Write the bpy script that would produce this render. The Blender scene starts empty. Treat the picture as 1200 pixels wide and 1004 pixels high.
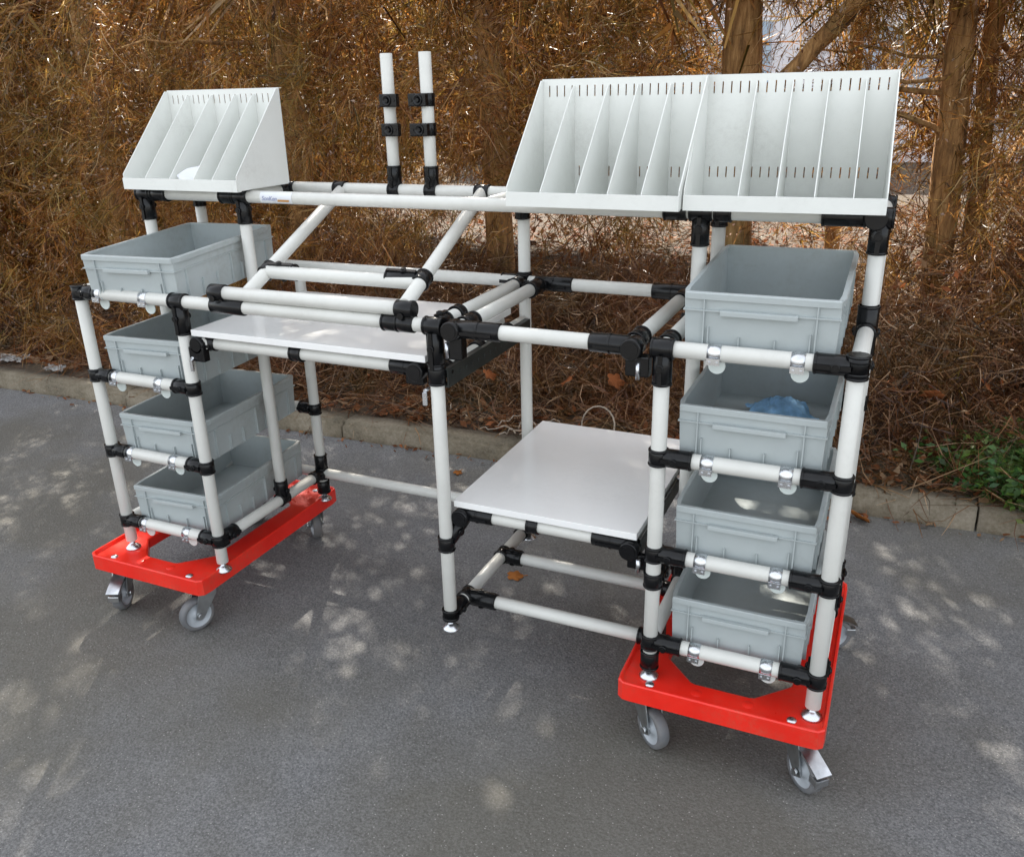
import bpy, bmesh, math, random
import numpy as np
from mathutils import Vector, Matrix

random.seed(7)
RNG = np.random.default_rng(7)
SC = bpy.context.scene
COL = SC.collection
PI = math.pi

# ------------------------------------------------------------------ camera
def make_camera():
    yaw, pitch, roll, f = -0.4285, 0.3778, -0.0244, 1000.24
    fw = Vector((math.sin(yaw)*math.cos(pitch), math.cos(yaw)*math.cos(pitch), -math.sin(pitch)))
    rt = Vector((math.cos(yaw), -math.sin(yaw), 0)); up = rt.cross(fw)
    c, s = math.cos(roll), math.sin(roll)
    r2 = c*rt + s*up; u2 = -s*rt + c*up
    cam = bpy.data.cameras.new('camera'); o = bpy.data.objects.new('camera', cam); COL.objects.link(o)
    m = Matrix((r2, u2, -fw)).transposed().to_4x4(); m.translation = Vector((1.9701, -1.5732, 1.2528))
    o.matrix_world = m
    cam.sensor_width = 36; cam.lens = f/1200*36; cam.clip_start = .05; cam.clip_end = 500
    SC.camera = o
make_camera()

# ------------------------------------------------------------------ light
SUN_AZ = math.atan2(-0.50, 0.86)      # direction towards the sun, from +Y
SUN_EL = math.radians(41)
w = bpy.data.worlds.new('World'); SC.world = w; w.use_nodes = True
nt = w.node_tree; bg = nt.nodes['Background']
sky = nt.nodes.new('ShaderNodeTexSky'); sky.sky_type = 'NISHITA'; sky.sun_disc = False
sky.sun_elevation = SUN_EL; sky.sun_rotation = SUN_AZ
sky.air_density = 1.0; sky.dust_density = 1.2; sky.ozone_density = 1.0
hs = nt.nodes.new('ShaderNodeHueSaturation'); hs.inputs['Saturation'].default_value = .62
nt.links.new(sky.outputs[0], hs.inputs['Color'])
sky_even = nt.nodes.new('ShaderNodeMix'); sky_even.data_type = 'RGBA'; sky_even.inputs[0].default_value = .5      # flat pale colour added to the sky to even out its light
sky_even.inputs[7].default_value = (6.9, 7.0, 7.0, 1); nt.links.new(hs.outputs[0], sky_even.inputs[6])
nt.links.new(sky_even.outputs[2], bg.inputs[0]); bg.inputs[1].default_value = 0.105
sun = bpy.data.lights.new('sun', 'SUN'); sun.energy = 5.0; sun.angle = math.radians(.53); sun.color = (1, .93, .82)
so = bpy.data.objects.new('sun', sun); COL.objects.link(so)
sd = Vector((math.sin(SUN_AZ)*math.cos(SUN_EL), math.cos(SUN_AZ)*math.cos(SUN_EL), math.sin(SUN_EL)))
so.rotation_euler = sd.to_track_quat('Z', 'Y').to_euler(); so.location = (0, 0, 8)
SC.view_settings.view_transform = 'Standard'; SC.view_settings.look = 'None'
SC.view_settings.exposure = 1.68; SC.view_settings.gamma = 1; SC.view_settings.use_curve_mapping = False
SC.render.engine = 'CYCLES'; SC.cycles.use_denoising = True; SC.cycles.max_bounces = 8
SC.cycles.transparent_max_bounces = 4

# ------------------------------------------------------------------ materials
def new_mat(name):
    m = bpy.data.materials.new(name); m.use_nodes = True
    return m, m.node_tree, m.node_tree.nodes['Principled BSDF']
def setp(b, **k):
    al = dict(col='Base Color', rough='Roughness', metal='Metallic', spec='Specular IOR Level', coat='Coat Weight')
    for a, v in k.items():
        b.inputs[al[a]].default_value = (*v, 1) if a == 'col' else v
def tex_coord(t, scale=1.0, kind='Object'):
    c = t.nodes.new('ShaderNodeTexCoord'); return c.outputs[kind]
def noise(t, vec, scale, detail=4, rough=.55):
    n = t.nodes.new('ShaderNodeTexNoise'); n.inputs['Scale'].default_value = scale
    n.inputs['Detail'].default_value = detail; n.inputs['Roughness'].default_value = rough
    t.links.new(vec, n.inputs['Vector']); return n.outputs['Fac']
def ramp(t, fac, stops):
    r = t.nodes.new('ShaderNodeValToRGB'); e = r.color_ramp.elements
    while len(e) < len(stops): e.new(.5)
    for i, (p, c) in enumerate(stops):
        e[i].position = p; e[i].color = (*c, 1) if len(c) == 3 else c
    t.links.new(fac, r.inputs[0]); return r.outputs[0]
def mixc(t, fac, a, b, mode='MIX'):
    m = t.nodes.new('ShaderNodeMix'); m.data_type = 'RGBA'; m.blend_type = mode
    if isinstance(fac, (int, float)): m.inputs[0].default_value = fac
    else: t.links.new(fac, m.inputs[0])
    for i, v in ((6, a), (7, b)):
        if isinstance(v, tuple): m.inputs[i].default_value = (*v, 1)
        else: t.links.new(v, m.inputs[i])
    return m.outputs[2]
def bump(t, b, h, strength=.3, dist=.01):
    n = t.nodes.new('ShaderNodeBump'); n.inputs['Strength'].default_value = strength; n.inputs['Distance'].default_value = dist
    t.links.new(h, n.inputs['Height']); t.links.new(n.outputs[0], b.inputs['Normal'])

def plain(name, col, rough=.5, metal=0, var=.08, nscale=18, bstr=0.0, bscale=200, spec=.5, coat=0, dirt=0, dirtcol=(.16, .13, .10)):
    m, t, b = new_mat(name); setp(b, col=col, rough=rough, metal=metal, spec=spec, coat=coat)
    v = tex_coord(t); n = noise(t, v, nscale, 5)
    lo = tuple(c*(1-var) for c in col); hi = tuple(min(1, c*(1+var)) for c in col)
    t.links.new(ramp(t, n, [(.3, lo), (.7, hi)]), b.inputs['Base Color'])
    n2 = noise(t, v, nscale*4, 6)
    if dirt:
        n4 = noise(t, v, 3.7, 7, .7); n5 = noise(t, v, 70, 4, .8)
        f = mixc(t, 1.0, ramp(t, n4, [(.48, (0, 0, 0)), (.68, (dirt, dirt, dirt))]), ramp(t, n5, [(.42, (.25, .25, .25)), (.62, (1, 1, 1))]), 'MULTIPLY')
        src = b.inputs['Base Color'].links[0].from_socket
        t.links.new(mixc(t, f, src, dirtcol), b.inputs['Base Color'])
    mr = t.nodes.new('ShaderNodeMapRange'); mr.inputs[3].default_value = rough*.8; mr.inputs[4].default_value = min(1, rough*1.25)
    t.links.new(n2, mr.inputs[0]); t.links.new(mr.outputs[0], b.inputs['Roughness'])
    if bstr: bump(t, b, noise(t, v, bscale, 3), bstr, .002)
    return m
M = {}
M['pipe'] = plain('ivory_pipe_coating', (.63, .63, .595), .36, var=.05, nscale=9, dirt=.12)
M['joint'] = plain('black_joint_plastic', (.005, .0052, .006), .22, var=.3, nscale=60, spec=.32, bstr=.12, bscale=260)
M['bar'] = plain('dark_track_metal', (.03, .035, .033), .42, metal=.3, var=.3)
M['chrome'] = plain('zinc_plated_steel', (.66, .68, .71), .27, metal=1, var=.08, nscale=40)
M['pedal'] = plain('scuffed_pedal_steel', (.55, .57, .60), .30, metal=1, var=.3, nscale=35, dirt=.6)
M['steel'] = plain('galvanised_bracket_steel', (.5, .52, .53), .34, metal=1, var=.2, nscale=30)
M['rack'] = plain('powder_coated_sheet', (.75, .765, .735), .40, var=.03, nscale=6, dirt=.16, bstr=.04, bscale=500)
M['board'] = plain('white_laminate', (.86, .86, .85), .15, var=.02, nscale=5, dirt=.07)
M['board_edge'] = plain('white_laminate_edge', (.75, .74, .70), .3, var=.03)
M['box'] = plain('grey_container_plastic', (.41, .452, .455), .36, var=.08, nscale=7, dirt=.55, dirtcol=(.26, .25, .22), bstr=.05, bscale=300)
M['red'] = plain('red_dolly_plastic', (.82, .020, .010), .30, var=.12, nscale=8, dirt=.6, dirtcol=(.50, .10, .06), bstr=.1, bscale=90)
M['tyre'] = plain('grey_rubber_tyre', (.14, .145, .155), .6, dirt=.9, var=.18, nscale=30, bstr=.2, bscale=150)
M['hub'] = plain('light_grey_wheel_plastic', (.40, .43, .46), .42, var=.1, nscale=30)
M['disc'] = plain('frosted_disc_plastic', (.62, .68, .66), .25, var=.06)
M['cloth'] = plain('blue_cleaning_cloth', (.24, .47, .74), .7, var=.3, nscale=40, bstr=.5, bscale=120)
M['paper'] = plain('white_paper', (.70, .72, .75), .7, var=.05)
M['print'] = plain('orange_brown_print', (.42, .20, .05), .6)
M['ink'] = plain('pale_blue_print', (.30, .33, .52), .6)
M['plastic_scrap'] = plain('dirty_white_plastic_sheet', (.26, .25, .24), .6, var=.3, nscale=25, bstr=.4, bscale=40)
M['root'] = plain('pale_dead_root', (.34, .28, .22), .7, var=.3, nscale=30)
M['wall'] = plain('pale_painted_wall', (.78, .78, .82), .7, var=.06, nscale=1.5)
M['door'] = plain('pale_blue_door_paint', (.42, .54, .66), .5, var=.08, nscale=2)
M['glassp'] = plain('pale_reflecting_glass', (.45, .55, .66), .15)
M['glass'] = plain('dark_window_glass', (.06, .08, .10), .08)

def asphalt():
    m, t, b = new_mat('worn_asphalt'); v = tex_coord(t)
    big = noise(t, v, .9, 4); mid = noise(t, v, 5, 6, .65); fine = noise(t, v, 215, 3, .85)
    base = ramp(t, fine, [(.34, (.035, .035, .036)), (.5, (.155, .155, .158)), (.64, (.32, .318, .315))])
    base = mixc(t, .38, base, ramp(t, mid, [(.3, (.118, .118, .121)), (.7, (.20, .199, .202))]))
    base = mixc(t, ramp(t, big, [(.45, (0, 0, 0)), (.60, (.6, .6, .6))]), base, (.105, .094, .068))
    vo = t.nodes.new('ShaderNodeTexVoronoi'); vo.inputs['Scale'].default_value = 130; t.links.new(v, vo.inputs['Vector'])
    sp = ramp(t, vo.outputs['Distance'], [(.10, (1, 1, 1)), (.22, (0, 0, 0))])
    sel = t.nodes.new('ShaderNodeSeparateColor'); t.links.new(vo.outputs['Color'], sel.inputs[0])
    pick = ramp(t, sel.outputs[0], [(.62, (0, 0, 0)), (.95, (.85, .85, .85))])
    mm = mixc(t, 1.0, sp, pick, 'MULTIPLY')
    base = mixc(t, mm, base, (.50, .48, .45))
    t.links.new(base, b.inputs['Base Color']); setp(b, rough=.78, spec=.35)
    h = mixc(t, .4, fine, vo.outputs['Distance'])
    bump(t, b, h, .8, .005)
    return m
def kerbm():
    m, t, b = new_mat('weathered_kerb_concrete'); v = tex_coord(t)
    n1 = noise(t, v, 5, 7, .65); n2 = noise(t, v, 90, 4, .7)
    c = ramp(t, n1, [(.3, (.05, .04, .02)), (.5, (.14, .112, .068)), (.72, (.26, .22, .16))])
    c = mixc(t, .28, c, ramp(t, n2, [(.35, (.07, .06, .05)), (.65, (.30, .27, .23))]))
    t.links.new(c, b.inputs['Base Color']); setp(b, rough=.9); bump(t, b, n2, .5, .006); return m
def soilm():
    m, t, b = new_mat('leaf_strewn_soil'); v = tex_coord(t)
    n1 = noise(t, v, 3, 6, .6); n2 = noise(t, v, 45, 6, .75)
    c = ramp(t, n2, [(.3, (.02, .012, .007)), (.5, (.07, .043, .025)), (.7, (.16, .105, .065))])
    c = mixc(t, ramp(t, n1, [(.45, (0, 0, 0)), (.65, (.7, .7, .7))]), c, (.11, .092, .055))
    t.links.new(c, b.inputs['Base Color']); setp(b, rough=.9); bump(t, b, n2, .9, .02); return m
def foliage(name, cols, noise_cols, trans=.35, rough=.42, spec=.55):
    m, t, b = new_mat(name)
    g = t.nodes.new('ShaderNodeNewGeometry')
    c = ramp(t, g.outputs['Random Per Island'], cols)
    v = tex_coord(t); n = noise(t, v, 3.2, 3)
    c = mixc(t, ramp(t, n, [(.42, (0, 0, 0)), (.6, (.75, .75, .75))]), c, mixc(t, .5, c, noise_cols))
    n3 = noise(t, v, 1.3, 2)
    c = mixc(t, ramp(t, n3, [(.45, (0, 0, 0)), (.62, (.45, .45, .45))]), c, mixc(t, .5, c, (.30, .10, .035)))
    t.links.new(c, b.inputs['Base Color']); setp(b, rough=rough, spec=spec)
    tr = t.nodes.new('ShaderNodeBsdfTranslucent'); t.links.new(c, tr.inputs['Color'])
    mx = t.nodes.new('ShaderNodeMixShader'); mx.inputs[0].default_value = trans
    t.links.new(b.outputs[0], mx.inputs[1]); t.links.new(tr.outputs[0], mx.inputs[2])
    t.links.new(mx.outputs[0], t.nodes['Material Output'].inputs[0]); return m
M['asphalt'] = asphalt(); M['kerb'] = kerbm(); M['soil'] = soilm()
M['dead'] = foliage('dead_conifer_twigs',
    [(0, (.016, .006, .003)), (.22, (.11, .042, .013)), (.45, (.33, .125, .030)), (.68, (.54, .24, .058)), (.84, (.33, .22, .045)), (.93, (.64, .38, .13)), (1, (.78, .58, .38))], (.16, .155, .024), .5)
M['deadlow'] = foliage('dark_fallen_twigs',
    [(0, (.02, .008, .004)), (.3, (.07, .026, .011)), (.6, (.17, .065, .024)), (.85, (.26, .13, .05)), (1, (.55, .36, .22))], (.09, .07, .015), .3)
M['litter'] = foliage('fallen_leaf_litter',
    [(0, (.06, .025, .012)), (.35, (.17, .065, .025)), (.6, (.30, .09, .03)), (.8, (.28, .17, .09)), (1, (.30, .21, .13))], (.12, .065, .035), .25, .75, .2)
M['glint_flake'] = foliage('pale_glint_flakes', [(0, (.10, .05, .03)), (.5, (.32, .20, .12)), (.8, (.52, .42, .36)), (1, (.62, .28, .08))], (.3, .22, .18), .4, .18, .9)  # pinkish pale, glossy tones stand in for sun glints in the twigs
M['weed'] = foliage('green_weed_leaves', [(0, (.015, .06, .012)), (.6, (.035, .13, .022)), (1, (.12, .20, .03))], (.03, .09, .03), .4)
M['rust_leaf'] = foliage('rust_leaf', [(0, (.30, .09, .03)), (1, (.40, .14, .05))], (.2, .07, .03), .3, .8, .2)
M['orange_leaf'] = foliage('orange_leaf', [(0, (.34, .12, .03)), (1, (.42, .16, .04))], (.3, .12, .04), .2, .85, .15)
def barkm():
    m, t, b = new_mat('brown_conifer_bark'); c0 = t.nodes.new('ShaderNodeTexCoord')
    mp = t.nodes.new('ShaderNodeMapping'); mp.inputs['Scale'].default_value = (14, 14, 2.2); t.links.new(c0.outputs['Object'], mp.inputs[0])
    n = noise(t, mp.outputs[0], 2.5, 8, .7); n2 = noise(t, c0.outputs['Object'], 4, 4)
    c = ramp(t, n, [(.32, (.10, .05, .02)), (.5, (.40, .21, .075)), (.68, (.66, .40, .17))])
    c = mixc(t, ramp(t, n2, [(.5, (0, 0, 0)), (.7, (.5, .5, .5))]), c, (.13, .13, .045))
    t.links.new(c, b.inputs['Base Color']); setp(b, rough=.85); bump(t, b, n, .9, .02); return m
M['bark'] = barkm()

# ------------------------------------------------------------------ mesh helpers
class MB:
    def __init__(s): s.v = []; s.f = []; s.sm = []; s.mi = []; s.cur = 0
    def add(s, vs, fs, smooth=False):
        o = len(s.v); s.v += [tuple(p) for p in vs]; s.f += [tuple(i+o for i in f) for f in fs]
        s.sm += (smooth if isinstance(smooth, list) else [smooth]*len(fs)); s.mi += [s.cur]*len(fs); return s
    def box(s, a, b, bev=0.0):
        (x0, y0, z0), (x1, y1, z1) = a, b
        if not bev:
            v = [(x, y, z) for x in (x0, x1) for y in (y0, y1) for z in (z0, z1)]
            f = [(0,1,3,2),(4,6,7,5),(0,4,5,1),(2,3,7,6),(0,2,6,4),(1,5,7,3)]
            return s.add(v, f)
        bm = bmesh.new(); bmesh.ops.create_cube(bm, size=1)
        for q in bm.verts: q.co = Vector(((x0+x1)/2+q.co.x*(x1-x0), (y0+y1)/2+q.co.y*(y1-y0), (z0+z1)/2+q.co.z*(z1-z0)))
        bmesh.ops.bevel(bm, geom=bm.edges[:], offset=bev, segments=2, profile=.6, affect='EDGES')
        return s.bm(bm)
    def bm(s, bm, smooth=False):
        bm.verts.index_update(); s.add([v.co[:] for v in bm.verts], [[v.index for v in f.verts] for f in bm.faces], smooth); bm.free(); return s
    def tube(s, p, q, r, n=20, r2=None, cap=True, chamfer=0.0):
        p = Vector(p); q = Vector(q); d = (q-p).normalized(); L = (q-p).length
        r2 = r if r2 is None else r2
        a = d.orthogonal().normalized(); b = d.cross(a)
        if chamfer: rings = [(0, r-chamfer), (chamfer, r), (L-chamfer, r2), (L, r2-chamfer)]
        else: rings = [(0, r), (L, r2)]
        vs = []
        for (t, rr) in rings:
            vs += [p+d*t+(a*math.cos(2*PI*i/n)+b*math.sin(2*PI*i/n))*rr for i in range(n)]
        fs = []; sm = []
        for k in range(len(rings)-1):
            for i in range(n):
                fs.append((k*n+i, k*n+(i+1) % n, (k+1)*n+(i+1) % n, (k+1)*n+i)); sm.append(True)
        if cap:
            fs.append(tuple(range(n))[::-1]); fs.append(tuple((len(rings)-1)*n+i for i in range(n))); sm += [False]*2
        return s.add(vs, fs, sm)
    def lathe(s, p, axis, prof, n=28):
        p = Vector(p); d = Vector(axis).normalized(); a = d.orthogonal().normalized(); b = d.cross(a); vs = []
        for (r, h) in prof: vs += [p+d*h+(a*math.cos(2*PI*i/n)+b*math.sin(2*PI*i/n))*max(r, 1e-5) for i in range(n)]
        fs = [(k*n+i, k*n+(i+1) % n, (k+1)*n+(i+1) % n, (k+1)*n+i) for k in range(len(prof)-1) for i in range(n)]
        return s.add(vs, fs, True)
    def build(s, name, mats, parent=None, off=None):
        me = bpy.data.meshes.new(name); me.from_pydata(s.v, [], s.f)
        if not isinstance(mats, (list, tuple)): mats = [mats]
        for m in mats: me.materials.append(m)
        me.polygons.foreach_set('use_smooth', s.sm); me.polygons.foreach_set('material_index', s.mi); me.update()
        o = bpy.data.objects.new(name, me); COL.objects.link(o)
        if parent: o.parent = parent
        if off: o.location = off
        return o
def tag(o, label=None, cat=None, group=None, kind=None):
    for k, v in (('label', label), ('category', cat), ('group', group), ('kind', kind)):
        if v: o[k] = v
    return o
def empty(name, loc=(0, 0, 0), rz=0, **k):
    o = bpy.data.objects.new(name, None); COL.objects.link(o); o.location = loc; o.rotation_euler = (0, 0, rz)
    o.empty_display_size = .1
    return tag(o, **k)
def copy_tree(o, parent=None):
    c = o.copy(); COL.objects.link(c)
    if parent: c.parent = parent
    for ch in list(o.children): copy_tree(ch, c)
    return c
def sheet(name, x0, x1, y0f, y1f, nx, ny, zf, mat, ymap=None):
    xs = np.linspace(x0, x1, nx); vs = []; fs = []
    for j in range(ny):
        t = j/(ny-1); t = ymap(t) if ymap else t
        for x in xs:
            y = y0f(x)+(y1f(x)-y0f(x))*t; vs.append((x, y, zf(x, y)))
    for j in range(ny-1):
        for i in range(nx-1): fs.append((j*nx+i, j*nx+i+1, (j+1)*nx+i+1, (j+1)*nx+i))
    m = MB(); m.add(vs, fs, True); return m.build(name, mat)

# ------------------------------------------------------------------ ground
G = -0.165
KY = lambda x: 1.305+.028*x                      # front foot of the kerb
from mathutils import noise as mn
def soil_z(x, y):
    d = y-KY(x)
    h = .062+.05*min(1, max(0, d-.1)/1.5)
    if 0 < d < 14: h += .035*mn.noise(Vector((x*1.6, y*1.6, 0)))*min(1, d)+.012*mn.noise(Vector((x*7, y*7, 3)))*min(1, d*3)
    return G+h
tag(sheet('distant_ground', -150, 150, lambda x: -150, lambda x: 200, 2, 2, lambda x, y: G-.02, M['soil']), kind='structure')
tag(sheet('soil_bank', -12, 10, lambda x: KY(x)+.09, lambda x: 16, 180, 130, soil_z, M['soil'], ymap=lambda t: t**1.8), kind='structure')
tag(sheet('asphalt', -40, 40, lambda x: -40, lambda x: KY(x)+.06, 60, 60, lambda x, y: G+.006*mn.noise(Vector((x*.6, y*.6, 9)))*(1 if abs(x) < 4 and y < -.4 else 0) if False else G, M['asphalt']), kind='structure')
kerb = empty('kerb', (0, 0, 0), kind='structure')
k = -8
for k in range(-9, 8):
    xa = -.17+1.25*k+.004; xb = xa+1.25-.008
    m = MB(); bmk = bmesh.new(); bmesh.ops.create_cube(bmk, size=1)
    for q in bmk.verts:
        x = xa if q.co.x < 0 else xb
        q.co = Vector((x, KY(x)+(0 if q.co.y < 0 else .125), G-.06 if q.co.z < 0 else G+.078+random.uniform(-.003, .003)))
    bmesh.ops.subdivide_edges(bmk, edges=[e for e in bmk.edges if abs(e.verts[0].co.x-e.verts[1].co.x) > .5], cuts=24, use_grid_fill=True)
    bmesh.ops.bevel(bmk, geom=[e for e in bmk.edges if min(v.co.z for v in e.verts) > G and abs(e.verts[0].co.y-e.verts[1].co.y) < .02 and len(e.link_faces) == 2 and abs(e.calc_face_angle(0)) > .5], offset=.018, segments=3, affect='EDGES')
    for q in bmk.verts:
        n_ = mn.noise_vector(q.co*6)*.006+mn.noise_vector(q.co*22)*.0025; q.co += n_
    m.bm(bmk, True); m.build('kerb_stone', M['kerb'], kerb)

# ------------------------------------------------------------------ pale building beyond the trees
bld = empty('pale_building', (2, 15, G), label='pale blue-white building glimpsed through the branches at top right', cat='building')
m = MB(); m.box((-9, 0, 0), (12, 5, 4.6)); m.build('wall', M['wall'], bld)
m = MB(); m.box((-9.2, -.2, 4.6), (12.2, 5.2, 4.8)); m.build('roof', M['door'], bld)
for i, x in enumerate((-6.5, -3.5, -.5, 2.5, 5.5, 8.5)):
    if i % 2:
        m = MB(); m.box((x-1, -.04, 0), (x+1, -.003, 2.4)); d_ = m.build('door', M['door'], bld)
        m = MB(); m.box((x+.8, -.09, 1.05), (x+.86, -.041, 1.2)); m.build('handle', M['steel'], d_)
    else:
        m = MB()
        for a_ in ((x-.85, 1.0, x-.75, 2.3), (x+.75, 1.0, x+.85, 2.3), (x-.75, 1.0, x+.75, 1.08), (x-.75, 2.22, x+.75, 2.3)): m.box((a_[0], -.06, a_[1]), (a_[2], -.003, a_[3]))
        f_ = m.build('window', M['board'], bld); m = MB(); m.box((x-.75, -.03, 1.08), (x+.75, -.003, 2.22)); m.build('pane', M['glassp'], f_)

# ------------------------------------------------------------------ foliage generator (numpy)
def norm(a): return a/np.maximum(np.linalg.norm(a, axis=-1, keepdims=True), 1e-9)
def ribbons(P, D, G2, L, W, S):
    """P start, D unit dir, G2 bend, L length, W width; S segments -> verts, quads"""
    N = len(P); rnd = norm(RNG.normal(size=(N, 3))); side = norm(np.cross(D, rnd))
    t = np.linspace(0, 1, S+1)[None, :, None]
    C = P[:, None]+L[:, None, None]*(D[:, None]*t+G2[:, None]*t*t)
    wv = (W[:, None, None]*(1-.75*t**1.5))*.5
    tw = side[:, None]*wv
    V = np.stack([C-tw, C+tw], 2).reshape(N*(S+1)*2, 3)
    b = (np.arange(N)*(S+1)*2)[:, None]; s = (np.arange(S)*2)[None]
    F = np.stack([b+s, b+s+1, b+s+3, b+s+2], -1).reshape(-1, 4)
    return V, F
def fronds(P, D, L, W, K=6, S=4, S2=2, spread=.45, droop=.35):
    N = len(P); G2 = np.zeros((N, 3)); G2[:, 2] = -droop*RNG.uniform(.1, 1.3, N); G2 += RNG.normal(size=(N, 3))*.30
    V, F = ribbons(P, D, G2, L, W, S); Vs = [V]; Fs = [F]; off = len(V)
    for k_ in range(K):
        t = RNG.uniform(.05, .9, N)[:, None]
        base = P+L[:, None]*(D*t+G2*t*t); tan = norm(D+2*G2*t)
        d2 = norm(tan+RNG.normal(size=(N, 3))*spread)
        g2 = np.zeros((N, 3)); g2[:, 2] = -droop*.8*RNG.uniform(0, 1, N); g2 += RNG.normal(size=(N, 3))*.40
        V, F = ribbons(base, d2, g2, L*RNG.uniform(.3, .7, N)*(1.15-t[:, 0]*.6), W*.8, S2)
        Vs.append(V); Fs.append(F+off); off += len(V)
    return np.concatenate(Vs), np.concatenate(Fs)
def np_obj(name, V, F, mat, parent=None, **k):
    me = bpy.data.meshes.new(name); n = len(F)
    me.vertices.add(len(V)); me.vertices.foreach_set('co', V.astype(np.float32).ravel())
    me.loops.add(n*4); me.loops.foreach_set('vertex_index', F.astype(np.int32).ravel())
    me.polygons.add(n); me.polygons.foreach_set('loop_start', np.arange(n, dtype=np.int32)*4)
    me.polygons.foreach_set('loop_total', np.full(n, 4, dtype=np.int32)); me.update(calc_edges=True)
    me.materials.append(mat); o = bpy.data.objects.new(name, me); COL.objects.link(o)
    if parent: o.parent = parent
    return tag(o, **k)

def branch_mesh(pts, r0, r1, n=10, rough=.12):
    """bent tapered limb"""
    m = MB(); vs = []; K = len(pts)
    for i, p in enumerate(pts):
        p = Vector(p); d = (Vector(pts[min(i+1, K-1)])-Vector(pts[max(i-1, 0)])).normalized()
        a = d.orthogonal().normalized() if i == 0 else (a-d*a.dot(d)).normalized()
        b = d.cross(a); r = r0+(r1-r0)*i/(K-1)
        for j in range(n):
            th = 2*PI*j/n; rr = r*(1+rough*mn.noise(Vector((p.x*3+math.cos(th)*1.3, p.y*3+math.sin(th)*1.3, p.z*2.5))))
            vs.append(p+(a*math.cos(th)+b*math.sin(th))*rr)
    fs = [(i*n+j, i*n+(j+1) % n, (i+1)*n+(j+1) % n, (i+1)*n+j) for i in range(K-1) for j in range(n)]
    m.add(vs, fs, True); return m
def curve_pts(p, q, bend, k=8, wob=.02):
    p = Vector(p); q = Vector(q); b = Vector(bend); out = []
    for i in range(k+1):
        t = i/k; c = p.lerp(q, t)+b*(4*t*(1-t)*.5)
        if 0 < i < k: c += Vector((random.gauss(0, wob), random.gauss(0, wob), random.gauss(0, wob)))
        out.append(c)
    return out

def tufted(N, xr, yr, zr, lmin, lmax, wmin, wmax, per=5, front=None, K=6, keep=None, droop=.35, S=4, S2=2, spread=.45, down=.5):
    """fronds gathered in tufts inside a box; keep(P)->mask shapes the crown"""
    T = N//per; P = np.stack([RNG.uniform(*xr, T), RNG.uniform(*yr, T), RNG.uniform(*zr, T)], 1)
    if keep is not None: P = P[keep(P)]
    T = len(P)
    D = RNG.normal(size=(T, 3))*np.array([.8, .55, .55]); D[:, 1] -= .45; D[:, 2] -= down; D = norm(D)
    P = np.repeat(P, per, 0)+RNG.normal(size=(T*per, 3))*.035; D = norm(np.repeat(D, per, 0)+RNG.normal(size=(T*per, 3))*.27)
    L = RNG.uniform(lmin, lmax, T*per); W = RNG.uniform(wmin, wmax, T*per)
    return fronds(P, D, L, W, K=K, S=S, S2=S2, droop=droop, spread=spread)

def nz(P, s, seed=0.):
    return np.array([mn.noise(Vector((p[0]*s+seed, p[1]*s, p[2]*s))) for p in P])
# lower edge of the crowns along x: to the ground on the left, lifted in the middle, ragged on the right
def low_edge(x):
    return np.interp(x, [-6, -1.9, -1.35, -1.0, -.4, .3, 1.0, 1.8, 2.3, 3.5], [-.12, -.12, .08, .36, .52, .62, .66, .50, .12, .0])
def front_edge(x):
    return np.interp(x, [-6, -1.6, -.8, .4, 1.4, 2.2, 3.5], [1.55, 1.52, 1.75, 2.1, 2.35, 2.2, 2.1])
def crown_keep(dens_left=1.0):
    def k(P):
        x, y, z = P.T
        n1 = nz(P, 2.3, 5.); n2 = nz(P, 6., 1.)
        ok = (z > low_edge(x)+.22*n1+.1*n2) & (y > front_edge(x)+.30*n1+.12*n2+.12*np.maximum(0, z-.2))
        p = np.interp(x, [-6, .8, 1.3, 2.0, 3.5], [1, 1, .8, .8, .85])*np.interp(z, [-.2, 1.2, 1.7], [1, 1, .85])
        clump = np.where((x > .9) & (z > .9), n1 > -.10, n1 > -.14+.45*n2)
        # nothing hangs in front of the bare trunks
        l1 = (np.abs(x-(1.985+.025*(y+1.57)*1.0)) < .13) & (y < 3.15) & (z > .25)
        l3 = (np.abs(x-(1.97-.185*(y+1.57))) < .15) & (y < 3.1) & (z > .95)
        clump &= ~((l1 & (RNG.uniform(size=len(P)) < .88)) | (l3 & (RNG.uniform(size=len(P)) < .8)))
        return ok & clump & (RNG.uniform(size=len(P)) < p)
    return k

# trees: (trunk base, top, radius, label, crown x-range)
trees = [
 ((2.19, 3.2), (1.90, 3.35), .074, 'tall bare-trunked conifer standing right of the rightmost divider rack', (1.75, 2.25)),
 ((2.36, 3.65), (2.10, 3.9), .055, 'slimmer conifer with a thin trunk close behind the tall one at right', (2.25, 2.9)),
 ((1.14, 3.2), (1.00, 3.3), .112, 'thick-trunked conifer behind the rightmost divider rack', (.75, 1.75)),
 ((-.24, 3.2), (-.28, 3.0), .09, 'conifer whose trunk foot shows below the top rail left of the central back post', (-.75, .75)),
 ((-1.35, 2.7), (-1.3, 2.7), .09, 'brown drooping conifer behind the left divider rack', (-2.0, -.75)),
 ((-2.75, 2.6), (-2.7, 2.6), .09, 'dense brown conifer reaching down to the kerb at the left edge', (-3.5, -2.0)),
 ((3.25, 2.9), (3.3, 2.9), .08, 'sparse dry conifer at the right edge above the green weeds', (2.9, 3.9)),
]
DENS = 3900      # fronds per metre of hedge
tree_objs = []
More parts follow.
